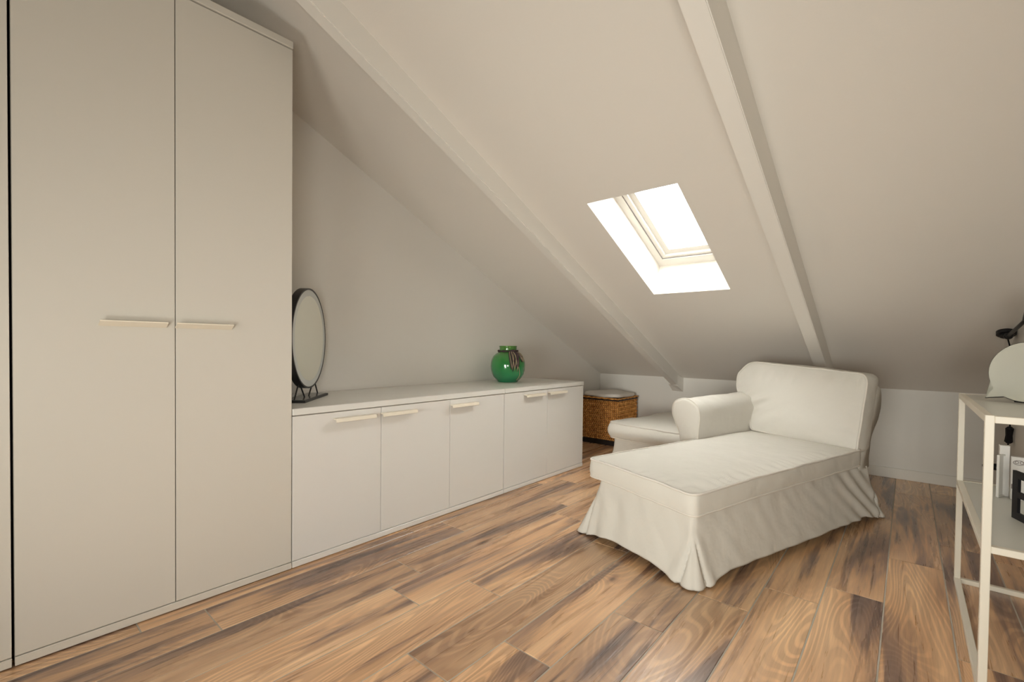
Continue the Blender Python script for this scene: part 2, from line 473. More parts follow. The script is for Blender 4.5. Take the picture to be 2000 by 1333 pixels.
# ------------------------------------------------------------ cupboards along the left wall
XF = 0.689           # plane of the door fronts
DT = 0.019
def handle(parent, yc, zc, ln, dep=0.034, tall=True):
    bm = bmesh.new()
    h = ln / 2
    # lip profile: a thin shelf-like pull with a turned-down front edge
    prof = [(0, -0.011), (0.004, -0.012), (dep + 0.001, 0.005), (dep + 0.002, 0.009), (dep - 0.002, 0.010), (dep - 0.003, 0.0065), (0.003, -0.007), (0, -0.006)]
    if not tall: prof = [(0, 0.010), (dep - 0.002, 0.010), (dep, 0.008), (dep + 0.002, -0.009), (dep - 0.003, -0.011), (dep - 0.006, 0.004), (0, 0.006)]
    n = 2
    a = [bm.verts.new((XF + x, yc - h, zc + z)) for x, z in prof]
    b = [bm.verts.new((XF + x, yc + h, zc + z)) for x, z in prof]
    bm.faces.new(a); bm.faces.new(b[::-1])
    for i in range(len(prof)):
        j = (i + 1) % len(prof); bm.faces.new((a[j], a[i], b[i], b[j]))
    bmesh.ops.recalc_face_normals(bm, faces=bm.faces[:])
    return obj('handle', bm, M['handle'], parent)

def cupboard(root, ya, yb, H, seams, handles, hz, hl, topt=0.034, topmat='laminate', doormat='laminate'):
    g = 0.0015
    bz = 0.036
    bm = box(0.012, XF - DT - 0.002, ya + 0.001, yb - 0.001, 0.004, H - topt, 0.0)
    obj('body', bm, M['laminate'], root)
    obj('plinth', box(XF - 0.10, XF + 0.003, ya + 0.0012, yb - 0.0012, 0.0035, bz - 0.003, 0.0015, 1), M[topmat], root)
    obj('top_panel', box(0.010, XF + 0.006, ya + 0.0006, yb - 0.0006, H - topt + 0.001, H, 0.002, 1), M[topmat], root)
    # added brown board, its colour stands for the shade in the door gaps
    obj('gap_shade_board', box(XF - DT - 0.0019, XF - DT - 0.0006, ya + 0.002, yb - 0.002, bz, H - topt - 0.001), M['inner'], root)
    edges = [ya] + seams + [yb]
    for i, (a, b) in enumerate(zip(edges, edges[1:])):
        d = obj('door', box(XF - DT, XF, a + g, b - g, bz, H - topt - 0.004, 0.0012, 1), M[doormat], root)
        if handles[i] is not None:
            handle(d, handles[i], hz, hl, tall=H > 1)

w1 = thing('wardrobe', 'tall cream wardrobe cut off by the left edge of the photo', 'wardrobe')
cupboard(w1, -0.885, 0.0720, 2.541, [-0.405], [-0.50, -0.30], 1.170, 0.205)
w2 = thing('wardrobe', 'tall cream two-door wardrobe next to the round black mirror', 'wardrobe')
cupboard(w2, 0.0765, 0.995, 2.541, [0.527], [0.394, 0.628], 1.170, 0.205)
s1 = thing('sideboard', 'low white sideboard with three doors, under the round mirror', 'sideboard')
cupboard(s1, 0.997, 2.544, 0.783, [1.495, 2.013], [1.325, 1.607, 2.128], 0.704, 0.237, topmat='top', doormat='sidedoor')
s2 = thing('sideboard', 'low white sideboard with two doors, under the green jar', 'sideboard')
cupboard(s2, 2.546, 3.639, 0.783, [3.083], [2.898, 3.208], 0.712, 0.243, topmat='top', doormat='sidedoor')

# ------------------------------------------------------------ round table mirror
mr = thing('table_mirror', 'round black-rimmed table mirror on a dark plate beside the wardrobe', 'mirror', (0.326, 1.238, 0.783))
d1 = Vector((-0.725, 0.689, 0)).normalized(); mn = Vector((0.689, 0.725, 0)).normalized()
def mbox(bm, l0, l1, n0, n1, z0, z1):
    add_hexa(bm, [d1 * a + mn * b + Vector((0, 0, z)) for z in (z0, z1) for a, b in ((l0, n0), (l0, n1), (l1, n1), (l1, n0))])
bm = bmesh.new(); mbox(bm, -0.205, 0.205, -0.06, 0.06, 0.0, 0.014)
obj('base_plate', bm, M['black'], mr)
bm = bmesh.new(); mbox(bm, -0.198, 0.198, -0.053, 0.053, 0.0141, 0.0155)
obj('base_inlay', bm, M['greyglass'], mr)
MC = Vector((0, 0, 0.348)); MR = 0.286
bm = bmesh.new()
add_disc(bm, MC, d1, Vector((0, 0, 1)), MR - 0.009, MR, 0.040, 96)
obj('rim', bm, M['black'], mr, True)
for p_ in mr.children[-1].data.polygons: p_.use_smooth = False
# plane axes d1 x Z gives the normal towards +mn
bm = bmesh.new(); add_disc(bm, MC, d1, Vector((0, 0, 1)), 0.0, MR - 0.0095, 0.004, 96, offset=-0.016)
obj('back_panel', bm, M['black'], mr)
bm = bmesh.new(); add_disc(bm, MC, d1, Vector((0, 0, 1)), MR - 0.043, MR - 0.0095, 0.003, 96, offset=0.017)
obj('light_band', bm, M['frost'], mr)
bm = bmesh.new(); add_disc(bm, MC, d1, Vector((0, 0, 1)), 0.0, MR - 0.0435, 0.003, 96, offset=0.0168)
obj('mirror_glass', bm, M['mirror'], mr)
for s in (-1, 1):
    for q in (-1, 1):
        a = 0.115 * s
        zt = MC.z - math.sqrt((MR + 0.001) ** 2 - a * a)
        foot = d1 * (a + 0.002 * s * 0 + q * 0.080) + Vector((0, 0, 0.014))
        foot += mn * (0.0)
        top = d1 * (a + q * 0.018) + Vector((0, 0, MC.z - math.sqrt(MR * MR - (a + q * 0.018) ** 2) + 0.001))
        bm = bmesh.new(); add_tube(bm, [foot, top], 0.0042, 8)
        obj('leg', bm, M['black'], mr)

# ------------------------------------------------------------ green jar with cord
jr = thing('ginger_jar', 'round green glazed jar with dark cord round its neck', 'jar', (0.252, 3.080, 0.783))
prof = [(0.086, 0.0), (0.090, 0.004), (0.093, 0.010), (0.108, 0.022), (0.128, 0.044), (0.142, 0.070), (0.151, 0.105), (0.154, 0.140), (0.152, 0.172),
        (0.145, 0.200), (0.133, 0.224), (0.116, 0.243), (0.098, 0.256), (0.086, 0.263), (0.079, 0.270), (0.077, 0.280), (0.077, 0.306), (0.080, 0.314),
        (0.079, 0.319), (0.073, 0.318), (0.070, 0.305), (0.070, 0.27), (0.10, 0.24), (0.14, 0.18), (0.14, 0.10), (0.11, 0.03), (0.05, 0.012)]
bm = bmesh.new(); add_lathe(bm, prof, 64); bm.faces.ensure_lookup_table()
obj('body', bm, M['jar'], jr, True)
bm = bmesh.new(); add_lathe(bm, [(0.084, -0.0), (0.088, 0.0035), (0.0915, 0.0045)], 48)
obj('foot_ring', bm, M['darkwood'], jr)
view = Vector((2.947 - 0.252, -3.080, 0)).normalized(); side = Vector((-view.y, view.x, 0))   # side = image right
def jp(ang, r, z):                      # angle from the direction of the viewer, positive to the right
    a = math.radians(ang); d = view * math.cos(a) + side * math.sin(a)
    return d * r + Vector((0, 0, z))
cd = obj('neck_cord', bmesh.new(), M['rope_d'], jr)
def set_mesh(o, bm):
    bm.normal_update(); bm.to_mesh(o.data); bm.free()
    for p in o.data.polygons: p.use_smooth = True
bm = bmesh.new()
for w in range(3):
    add_tube(bm, [jp(a, 0.086 + 0.004 * math.sin(math.radians(a * 9 + w * 120)), 0.266 + 0.005 * w + 0.004 * math.cos(math.radians(a * 9 + w * 120))) for a in range(0, 360, 6)], 0.0042, 6, closed=True)
set_mesh(cd, bm)
def jar_r(z):
    for (r0, z0), (r1, z1) in zip(prof[:20], prof[1:20]):
        if z0 <= z <= z1 and z1 > z0: return r0 + (r1 - r0) * (z - z0) / (z1 - z0)
    return 0.08
def loop(bm, a0, spread, z1, r, lift=0.008):
    pts = []
    for i in range(25):
        t = i / 24 * math.pi
        z = z1 + (0.268 - z1) * abs(math.cos(t)) ** 0.8
        a = a0 + spread * (math.sin(t) * 0.0 + (-math.cos(t)) * (0.35 + 0.65 * math.sin(t)))
        pts.append(jp(a, jar_r(z) + lift + 0.003 * math.sin(3 * t), z))
    add_tube(bm, pts, r, 6)
random.seed(3)
bmd, bml = bmesh.new(), bmesh.new()
for i in range(7):
    loop(bmd, 10 + i * 4.2 + random.uniform(-1, 1), 8 + random.uniform(-2, 4), 0.098 + random.uniform(0, 0.05), 0.0042, 0.008 + random.uniform(0, 0.012))
for i in range(3):
    loop(bml, 12 + i * 8.5 + random.uniform(-1, 1), 8 + random.uniform(-2, 3), 0.092 + random.uniform(0, 0.03), 0.0026, 0.014 + random.uniform(0, 0.008))
for i in range(3): loop(bml, 52 + i * 6, 7, 0.17 + random.uniform(0, 0.02), 0.0026, 0.010)
for i in range(2): loop(bmd, 50 + i * 8, 7, 0.175 + random.uniform(0, 0.02), 0.0042, 0.008)
add_tube(bml, [jp(40 + 5 * math.sin(z * 30), jar_r(z) + 0.005, z) for z in [0.26 - i * 0.01 for i in range(25)]], 0.0028, 6)
# knot
add_tube(bmd, [jp(26 + 10 * math.cos(t), 0.098 + 0.006 * math.sin(2 * t), 0.268 + 0.012 * math.sin(t)) for t in [i * math.pi / 8 for i in range(16)]], 0.007, 6, closed=True)
o = obj('tassel', bmesh.new(), M['rope_d'], jr); set_mesh(o, bmd); o['label'] = 'dark cord loops hanging over the front'
o = obj('tassel', bmesh.new(), M['rope_l'], jr); set_mesh(o, bml); o['label'] = 'straw-coloured cord loops hanging over the front'

# ------------------------------------------------------------ woven basket with cushion lid
bk = thing('laundry_basket', 'brown woven square basket with a linen cushion on its lid', 'basket', (0.312, 4.83, 0.0))
hx, hy, BH = 0.232, 0.24, 0.525
obj('base_frame', box(-hx + 0.006, hx - 0.006, -hy + 0.006, hy - 0.006, 0.0, 0.05, 0.003, 1), M['darkwood'], bk)
obj('inner_wall', box(-hx + 0.012, hx - 0.012, -hy + 0.012, hy - 0.012, 0.05, BH - 0.02), M['darkwood'], bk)
bm = bmesh.new()
def strand(c, ax, nrm, l, h, tilt):
    ax = Vector(ax); nrm = Vector(nrm); zv = Vector((0, 0, 1))
    a = (ax + zv * tilt).normalized(); b = nrm.cross(a).normalized()
    c = Vector(c)
    v = [bm.verts.new(c - a * l), bm.verts.new(c + b * h + nrm * 0.001), bm.verts.new(c + a * l), bm.verts.new(c - b * h + nrm * 0.001), bm.verts.new(c + nrm * 0.009), bm.verts.new(c - a * l * 0.5 + nrm * 0.007), bm.verts.new(c + a * l * 0.5 + nrm * 0.007)]
    for f in ((0, 3, 5), (0, 5, 1), (5, 3, 4), (5, 4, 1), (4, 3, 6), (4, 6, 1), (6, 3, 2), (6, 2, 1)):
        bm.faces.new([v[i] for i in f])
rows = 21
for r in range(rows):
    z = 0.056 + (BH - 0.075) * (r + 0.5) / rows
    for (ax, nrm, half, dist) in (((1, 0, 0), (0, -1, 0), hx, hy), ((0, 1, 0), (1, 0, 0), hy, hx), ((1, 0, 0), (0, 1, 0), hx, hy), ((0, 1, 0), (-1, 0, 0), hy, hx)):
        n = 19
        for i in range(n):
            s = -half + 2 * half * (i + 0.5) / n
            c = Vector(ax) * s + Vector(nrm) * (dist - 0.012) + Vector((0, 0, z))
            strand(c, ax, nrm, 0.0190, 0.0105, 0.75 if r % 2 else -0.75)
o = obj('weave', bm, M['basket'], bk); o['kind'] = 'stuff'
bm = bmesh.new()
cor = [(-hx, -hy), (hx, -hy), (hx, hy), (-hx, hy)]
rim = []
for i in range(4):
    a, b = Vector(cor[i] + (BH,)), Vector(cor[(i + 1) % 4] + (BH,))
    rim += [a.lerp(b, t / 14) + Vector((0, 0, 0.0035 * math.sin(t * 2.6))) for t in range(14)]
add_tube(bm, rim, 0.009, 8, closed=True)
obj('lid_rim', bm, M['basket'], bk, True)
bm = box(-hx - 0.001, hx + 0.001, -hy - 0.001, hy + 0.001, BH - 0.024, BH - 0.006)
obj('lid_gap', bm, M['darkwood'], bk)

# ------------------------------------------------------------ cushion helper
def rpoly(pts, rad, step=0.02):
    """closed polygon with rounded corners sampled evenly; returns list of (x,y)"""
    out = []
    n = len(pts)
    rr = rad if isinstance(rad, (list, tuple)) else [rad] * n
    seg = []
    for i in range(n):
        p0, p1, p2 = Vector(pts[i - 1]), Vector(pts[i]), Vector(pts[(i + 1) % n])
        r = min(rr[i], (p1 - p0).length * 0.49, (p2 - p1).length * 0.49)
        a = p1 + (p0 - p1).normalized() * r; b = p1 + (p2 - p1).normalized() * r
        k = max(3, int(r * 1.6 / step) + 2)
        for j in range(k):
            t = j / (k - 1)
            seg.append((1 - t) ** 2 * a + 2 * t * (1 - t) * p1 + t * t * b)
    m = len(seg)
    for i in range(m):
        a, b = seg[i], seg[(i + 1) % m]
        k = max(1, int(round((b - a).length / step)))
        for j in range(k): out.append(a.lerp(b, j / k))
    res = [out[0]]
    for q in out[1:]:
        if (q - res[-1]).length > step * 0.2: res.append(q)
    return res

def cushion(outline, centre, h0, h1, crown, bulge, warp, name, parent, wr=0.004, seed=0, nside=7, ntop=12, seam_in=0.0):
    """outline = list of 2-D points (a, b); thickness runs h0..h1; warp(a, b, h) -> local point"""
    bm = bmesh.new(); c = Vector(centre); rings = []; seamring = {}
    def ring(scale_fn, h_fn):
        r = []
        for q in outline:
            d = q - c
            a = c + scale_fn(d)
            p = warp(a.x, a.y, h_fn(d))
            nv = noise.noise_vector(p * 7.0 + Vector((seed, 0, 0))) * wr + noise.noise_vector(p * 21.0 + Vector((0, seed, 0))) * wr * 0.45
            r.append(bm.verts.new(p + nv))
        rings.append(r)
    def grow(k): return lambda d: d * (1 + k / max(d.length, 1e-6))
    # underside
    for s in (0.3, 0.7, 0.95):
        ring((lambda s: lambda d: d * s)(s), lambda d: h0)
    ring(grow(0.0), lambda d: h0 + 0.004)
    bot = len(rings) - 1
    for i in range(1, nside):
        t = i / nside
        k = bulge * math.sin(math.pi * t)
        ring(grow(k), (lambda t: lambda d: h0 + (h1 - h0) * t)(t))
    ring(grow(0.0), lambda d: h1)
    topi = len(rings) - 1
    for i in range(1, ntop):
        t = (i / ntop) ** 1.7
        s = 1 - t
        hh = h1 + crown * (1 - (1 - t) ** 2.6) + 0.0
        
        ring((lambda s: lambda d: d * s)(s if i > 1 else 0.985), (lambda hh: lambda d: hh)(hh if i > 1 else h1 + crown * 0.16))
    cv = bm.verts.new(warp(c.x, c.y, h1 + crown)); cb = bm.verts.new(warp(c.x, c.y, h0))
    n = len(outline)
    for a, b in zip(rings, rings[1:]):
        for k in range(n): bm.faces.new((a[k], a[(k + 1) % n], b[(k + 1) % n], b[k]))
    for k in range(n):
        bm.faces.new((rings[-1][k], rings[-1][(k + 1) % n], cv)); bm.faces.new((rings[0][(k + 1) % n], rings[0][k], cb))
    tp = [v.co.copy() for v in rings[topi]]; bp = [v.co.copy() for v in rings[bot]]
    bmesh.ops.recalc_face_normals(bm, faces=bm.faces[:])
    o = obj(name, bm, M['fabric'], parent, True)
    return o, tp, bp

def piping(pts, parent, r=0.0058, closed=True):
    bm = bmesh.new(); add_tube(bm, pts, r, 6, closed=closed)
    return obj('piping', bm, M['piping'], parent, True)

# basket cushion
ol = rpoly([(-hx + 0.01, -hy + 0.01), (hx - 0.012, -hy + 0.012), (hx - 0.012, hy - 0.02), (-hx + 0.01, hy - 0.02)], 0.07, 0.03)
def wq(a, b, h): return Vector((a, b, h + 0.006 * math.sin(a * 17 + b * 9)))
o, tp, bp = cushion(ol, (0, 0), BH + 0.008, BH + 0.048, 0.022, 0.012, wq, 'lid_cushion', bk, 0.006, 5, 5, 8)
o.data.materials[0] = M['lining']

# ------------------------------------------------------------ chaise longue
TH_C = math.radians(72)
ch = thing('chaise_longue', 'cream slipcovered chaise longue with one rolled arm and a loose back cushion', 'chaise', (2.233, 2.093, 0.0), TH_C)
# local frame: x = u (towards the back), y = v (to the left), z

def skirt(parent, name, top_poly, hem_poly, ztop, radius, corner_idx, hemz, seed, pleats=True, step=0.010, levels=34, toprad=0.03, extra=None):
    """slipcover skirt lofted between two polygons with the same number of corners"""
    n = len(top_poly)
    bm = bmesh.new()
    # build matched samples: along every side the same count
    samples = []   # (side index, t, distance to nearest corner along the side, corner index)
    for i in range(n):
        a, b = Vector(hem_poly[i]), Vector(hem_poly[(i + 1) % n])
        L = (b - a).length; k = max(2, int(L / step))
        for j in range(k):
            samples.append((i, j / k, L))
    rings = []
    for l in range(levels + 1):
        f = l / levels                       # 0 at top, 1 at hem
        ring = []
        for (i, t, L) in samples:
            i2 = (i + 1) % n
            ta = Vector(top_poly[i]).lerp(Vector(top_poly[i2]), t)
            ha = Vector(hem_poly[i]).lerp(Vector(hem_poly[i2]), t)
            d0, d1_ = t * L, (1 - t) * L
            dc = min(d0, d1_); ci = i if d0 < d1_ else i2
            q = ta.lerp(ha, f ** 1.25)
            side_dir = (Vector(hem_poly[i2]) - Vector(hem_poly[i])).normalized()
            out = Vector((side_dir.y, -side_dir.x))
            # round the corner
            cv = Vector(hem_poly[ci]) if False else Vector(top_poly[ci]).lerp(Vector(hem_poly[ci]), f ** 1.25)
            rr = radius * (0.55 + 0.6 * f)
            if dc < rr:
                nb = Vector(top_poly[(ci - 1) % n]).lerp(Vector(hem_poly[(ci - 1) % n]), f ** 1.25)
                nc = Vector(top_poly[(ci + 1) % n]).lerp(Vector(hem_poly[(ci + 1) % n]), f ** 1.25)
                pa = cv + (nb - cv).normalized() * rr; pb = cv + (nc - cv).normalized() * rr
                s_ = 0.5 + 0.5 * dc / rr if d0 < d1_ else 0.5 - 0.5 * dc / rr
                q = (1 - s_) ** 2 * pa + 2 * s_ * (1 - s_) * cv + s_ ** 2 * pb
                bis = (2 * cv - nb - nc)
                o2 = (cv - pa.lerp(pb, 0.5)).normalized()
                out = out.lerp(o2, (1 - dc / rr) * 0.9).normalized()
            hz = hemz[0] + (hemz[1] - hemz[0]) * min(1.0, max(0.0, (dc - 0.10) / 0.16)) ** 0.8
            z = ztop + (hz - ztop) * f
            disp = 0.0
            if pleats and ci in corner_idx:
                zz = (z - hz) / 0.235
                if zz < 1.0:
                    ln = 0.088 * (1 - zz)
                    w_ = 0.0065
                    disp -= 0.016 * math.exp(-((dc - ln) / w_) ** 2) * min(1, (1 - zz) * 3)
                    if dc < ln: disp += 0.010 * (1 - zz) * math.sin(math.pi * min(1, dc / max(ln, 1e-4))) * 1.0
                    else: disp += 0.012 * (1 - zz) * math.exp(-((dc - ln - 0.03) / 0.03) ** 2)
            # long soft folds
            s = d0 + i * 3.1
            disp += 0.006 * f * noise.noise(Vector((s * 5.0 + z * 3, z * 2.0, seed)))
            disp += 0.004 * noise.noise(Vector((s * 11.0 + z * 9, z * 8.0, seed + 3)))
            if extra: disp += extra(i, t, d0, d1_, z, f)
            q = q + out * disp
            ring.append(bm.verts.new((q.x, q.y, z)))
        rings.append(ring)
    m = len(samples)
    # rolled top edge and lid
    c = Vector((sum(p[0] for p in top_poly) / n, sum(p[1] for p in top_poly) / n, ztop))
    lid1 = [bm.verts.new((v.co.x + (c.x - v.co.x) * 0.012, v.co.y + (c.y - v.co.y) * 0.012, ztop + 0.008)) for v in rings[0]]
    lid2 = [bm.verts.new((v.co.x + (c.x - v.co.x) * 0.06, v.co.y + (c.y - v.co.y) * 0.06, ztop + 0.012)) for v in rings[0]]
    rings = [lid2, lid1] + rings
    for a, b in zip(rings, rings[1:]):
        for k in range(m): bm.faces.new((a[k], b[k], b[(k + 1) % m], a[(k + 1) % m]))
    bm.faces.new(lid2)
    # hem turned inwards
    inner = [bm.verts.new((v.co.x + (c.x - v.co.x) * 0.010, v.co.y + (c.y - v.co.y) * 0.010, v.co.z + 0.001)) for v in rings[-1]]
    inner2 = [bm.verts.new((v.co.x + (c.x - v.co.x) * 0.04, v.co.y + (c.y - v.co.y) * 0.04, v.co.z + 0.03)) for v in rings[-1]]
    for a, b in ((rings[-1], inner), (inner, inner2)):
        for k in range(m): bm.faces.new((a[k], b[k], b[(k + 1) % m], a[(k + 1) % m]))
    bmesh.ops.recalc_face_normals(bm, faces=bm.faces[:])
    hem = [v.co.copy() for v in rings[-1]]
    return obj(name, bm, M['fabric'], parent, True), hem

top_poly = [(0.062, 0.045), (1.79, 0.022), (1.79, 0.835), (0.062, 0.680)]
hem_poly = [(-0.005, -0.015), (1.925, -0.030), (1.925, 0.88), (-0.005, 0.815)]
def rear_folds(i, t, d0, d1_, z, f):
    if i == 0:   # right side: slanting folds near the back
        g = math.exp(-((d1_ - 0.22) / 0.24) ** 2)
        return 0.013 * g * math.sin((d1_ * 1.0 - z * 0.9) * 42.0) * (0.35 + 0.65 * f)
    if i == 3:
        return 0.012 * f * math.exp(-((d0 - 0.18) / 0.16) ** 2) * math.sin((d0 + z * 0.6) * 30)
    return 0.0
sk, hem = skirt(ch, 'slipcover', top_poly, hem_poly, 0.345, 0.045, (0, 1, 2, 3), (0.008, 0.045), 1.0, extra=rear_folds)
for (a, b) in ((0.13, 0.10), (0.13, 0.62), (1.68, 0.085), (1.68, 0.76)):
    bm = bmesh.new(); add_lathe(bm, [(0.020, 0.0), (0.024, 0.01), (0.030, 0.10)], 20, True, True)
    obj('leg', bm, M['darkwood'], ch, True, (a, b, 0))

# seat cushion: lies on the base, rises slightly to the back
ol = rpoly([(-0.012, -0.012), (1.60, -0.012), (1.62, 0.715), (-0.012, 0.705)], [0.045, 0.03, 0.03, 0.05], 0.018)
def seatw(a, b, h):
    lift = 0.022 * max(0, a) / 1.6 + 0.008 * b
    sag = -0.010 * math.exp(-((a - 0.05) / 0.25) ** 2) * math.exp(-((b - 0.05) / 0.25) ** 2)
    w = 0.0
    e = min(a + 0.012, b + 0.012)
    if h > 0.452 and e < 0.13:     # gathered creases along the front seams
        s = a if b < a else b
        w = 0.006 * math.sin(s * 95 + 2 * math.sin(s * 23)) * math.exp(-((e - 0.05) / 0.032) ** 2) * (0.4 + 0.6 * abs(math.sin(s * 6)))
    return Vector((a, b, h + lift + sag + w))
seat, tp, bp = cushion(ol, (0.8, 0.35), 0.352, 0.452, 0.026, 0.007, seatw, 'seat_cushion', ch, 0.003, 2, 8, 30)
piping(tp, seat); piping(bp, seat)

# back frame with rolled top behind the cushion
bm = bmesh.new()
prof = [(1.62, 0.30), (1.66, 0.50), (1.70, 0.70), (1.735, 0.84), (1.765, 0.885), (1.81, 0.905), (1.86, 0.895), (1.90, 0.855), (1.908, 0.80), (1.895, 0.74),
        (1.862, 0.66), (1.825, 0.58), (1.80, 0.48), (1.793, 0.38), (1.80, 0.30)]
prof = [tuple(q) for q in rpoly(prof, 0.03, 0.02)]
vv = [(-0.008, 0.965), (-0.014, 0.985), (-0.004, 1.0)]
lays = []
cen = Vector((1.76, 0.6))
nv = 34
for i in range(nv + 1):
    t = i / nv; v_ = 0.008 + 0.872 * t
    sc = 1 - 0.10 * max(0, 1 - min(i, nv - i) / 2.0) ** 2
    ring = []
    for (a, z) in prof:
        q = cen + (Vector((a, z)) - cen) * sc
        vl = 0.014 * (1 - t) * min(1.0, max(0.0, (0.62 - q.y) / 0.22))
        p = Vector((q.x, v_ + vl - 0.012 * min(1, max(0, (q.x - 1.80) / 0.05)) * (1 - t), q.y + 0.05 * t * (q.y > 0.6) * min(1, (q.y - 0.6) / 0.25)))
        nz = noise.noise_vector(p * 9) * 0.005
        ring.append(bm.verts.new(p + nz))
    lays.append(ring)
m = len(prof)
for a, b in zip(lays, lays[1:]):
    for k in range(m): bm.faces.new((a[k], a[(k + 1) % m], b[(k + 1) % m], b[k]))
bm.faces.new(lays[0][::-1]); bm.faces.new(lays[-1])
bmesh.ops.recalc_face_normals(bm, faces=bm.faces[:])
back = obj('back_frame', bm, M['fabric'], ch, True)

# loose back cushion, L-shaped because it laps over the arm
ol2 = rpoly([(0.002, 0.0), (0.700, 0.035), (0.735, 0.215), (0.865, 0.300), (0.880, 0.440), (0.800, 0.545), (0.40, 0.520), (0.000, 0.488)],
            [0.03, 0.03, 0.05, 0.05, 0.05, 0.07, 0.05, 0.055], 0.018)
def backw(a, b, h):
    # a = v, b = height, h = thickness towards the viewer (front face at h = 0.14)
    lean = 0.135 * b / 0.5
    puff = 0.0
    u_ = 1.695 - h + lean
    w = 0.0
    if h > 0.1:
        g = math.exp(-((a - 0.72) / 0.16) ** 2) * math.exp(-((b - 0.24) / 0.09) ** 2)
        w += 0.012 * g * math.sin((b * 1.0 + a * 0.55) * 62)
        g2 = math.exp(-((b - 0.44) / 0.05) ** 2)
        w += 0.006 * g2 * math.sin(a * 60 + 3 * math.sin(a * 11))
        g3 = math.exp(-((a - 0.07) / 0.04) ** 2)
        w += 0.005 * g3 * math.sin(b * 55 + 3 * math.sin(b * 9))
    return Vector((u_ - w, a, 0.452 + b + 0.02 * h))
bc, tp, bp = cushion(ol2, (0.41, 0.27), -0.045, 0.125, 0.045, 0.008, backw, 'back_cushion', ch, 0.004, 4, 8, 26)
piping(tp, bc, 0.0062)

# rolled arm on the left
arm_out = rpoly([(0.715, 0.34), (0.712, 0.52), (0.700, 0.62), (0.715, 0.705), (0.815, 0.752), (0.915, 0.715), (0.938, 0.640), (0.905, 0.565), (0.858, 0.48), (0.845, 0.34)],
                [0.01, 0.02, 0.05, 0.06, 0.09, 0.06, 0.05, 0.05, 0.04, 0.01], 0.014)
bm = bmesh.new(); lays = []
cen = Vector((0.81, 0.60)); nu = 34
for i in range(nu + 1):
    t = i / nu; u_ = 0.985 + 0.75 * t
    sc = 1.0
    if i == 0: sc, u_ = 0.86, 0.972
    elif i == 1: sc, u_ = 0.965, 0.975
    elif i == 2: sc, u_ = 1.0, 0.988
    ring = []
    for q0 in arm_out:
        q = cen + (q0 - cen) * sc
        p = Vector((u_, q.x, q.y + 0.02 * t * (q.y > 0.5)))
        ring.append(bm.verts.new(p + noise.noise_vector(p * 12) * 0.004))
    lays.append(ring)
m = len(arm_out)
for a, b in zip(lays, lays[1:]):
    for k in range(m): bm.faces.new((a[k], a[(k + 1) % m], b[(k + 1) % m], b[k]))
fc = bm.verts.new((0.966, cen.x, cen.y))
for k in range(m): bm.faces.new((lays[0][(k + 1) % m], lays[0][k], fc))
bm.faces.new(lays[-1])
bmesh.ops.recalc_face_normals(bm, faces=bm.faces[:])
arm = obj('armrest', bm, M['fabric'], ch, True)
piping([Vector((0.982, q.x, q.y)) for q in [cen + (q - cen) * 1.004 for q in arm_out]], arm, 0.0045)

# ------------------------------------------------------------ footstool behind the chaise
ot = thing('footstool', 'cream slipcovered footstool between the basket and the chaise', 'footstool', (0.945, 3.655, 0.0), math.radians(-8))
tp_ = [(0.03, 0.04), (0.74, 0.04), (0.74, 0.96), (0.03, 0.96)]
hp_ = [(-0.01, 0.0), (0.78, 0.0), (0.78, 1.0), (-0.01, 1.0)]
skirt(ot, 'slipcover', tp_, hp_, 0.290, 0.04, (0, 1, 2, 3), (0.008, 0.03), 9.0, step=0.016, levels=18)
for (a, b) in ((0.11, 0.12), (0.66, 0.12), (0.66, 0.88), (0.11, 0.88)):
    bm = bmesh.new(); add_lathe(bm, [(0.020, 0.0), (0.024, 0.01), (0.030, 0.10)], 16, True, True)
    obj('leg', bm, M['darkwood'], ot, True, (a, b, 0))
ol = rpoly([(0.0, 0.0), (0.75, 0.0), (0.75, 0.98), (0.0, 0.98)], 0.05, 0.025)
def ow(a, b, h): return Vector((a, b, h + 0.004 * math.sin(b * 9)))
oc, tp, bp = cushion(ol, (0.37, 0.5), 0.300, 0.432, 0.024, 0.030, ow, 'seat_cushion', ot, 0.005, 8, 6, 14)
piping(tp, oc); piping(bp, oc)

# ------------------------------------------------------------ metal shelf by the right wall
sh = thing('open_shelf', 'ivory metal frame shelf standing against the right wall', 'shelf', (3.135, 2.07, 0.0))
SD, SLn, SHt = 0.293, 0.985, 0.9
P = 0.022
for (a, b) in ((0, 0), (SD - P, 0), (0, SLn - P), (SD - P, SLn - P)):
    obj('post', box(a, a + P, b, b + P, 0.0, SHt - 0.0, 0.0015, 1), M['shelf'], sh)
def rails(z0, z1):
    for (x0, x1, y0, y1) in ((P, SD - P, 0, P), (P, SD - P, SLn - P, SLn), (0, P, P, SLn - P), (SD - P, SD, P, SLn - P)):
        obj('rail', box(x0, x1, y0, y1, z0, z1, 0.0015, 1), M['shelf'], sh)
rails(0.0, 0.022); rails(0.466, 0.488); rails(0.876, 0.898)
obj('shelf_board', box(P, SD - P, P, SLn - P, 0.472, 0.486), M['shelfboard'], sh)
obj('shelf_board', box(P, SD - P, P, SLn - P, 0.882, 0.897), M['shelfboard'], sh)

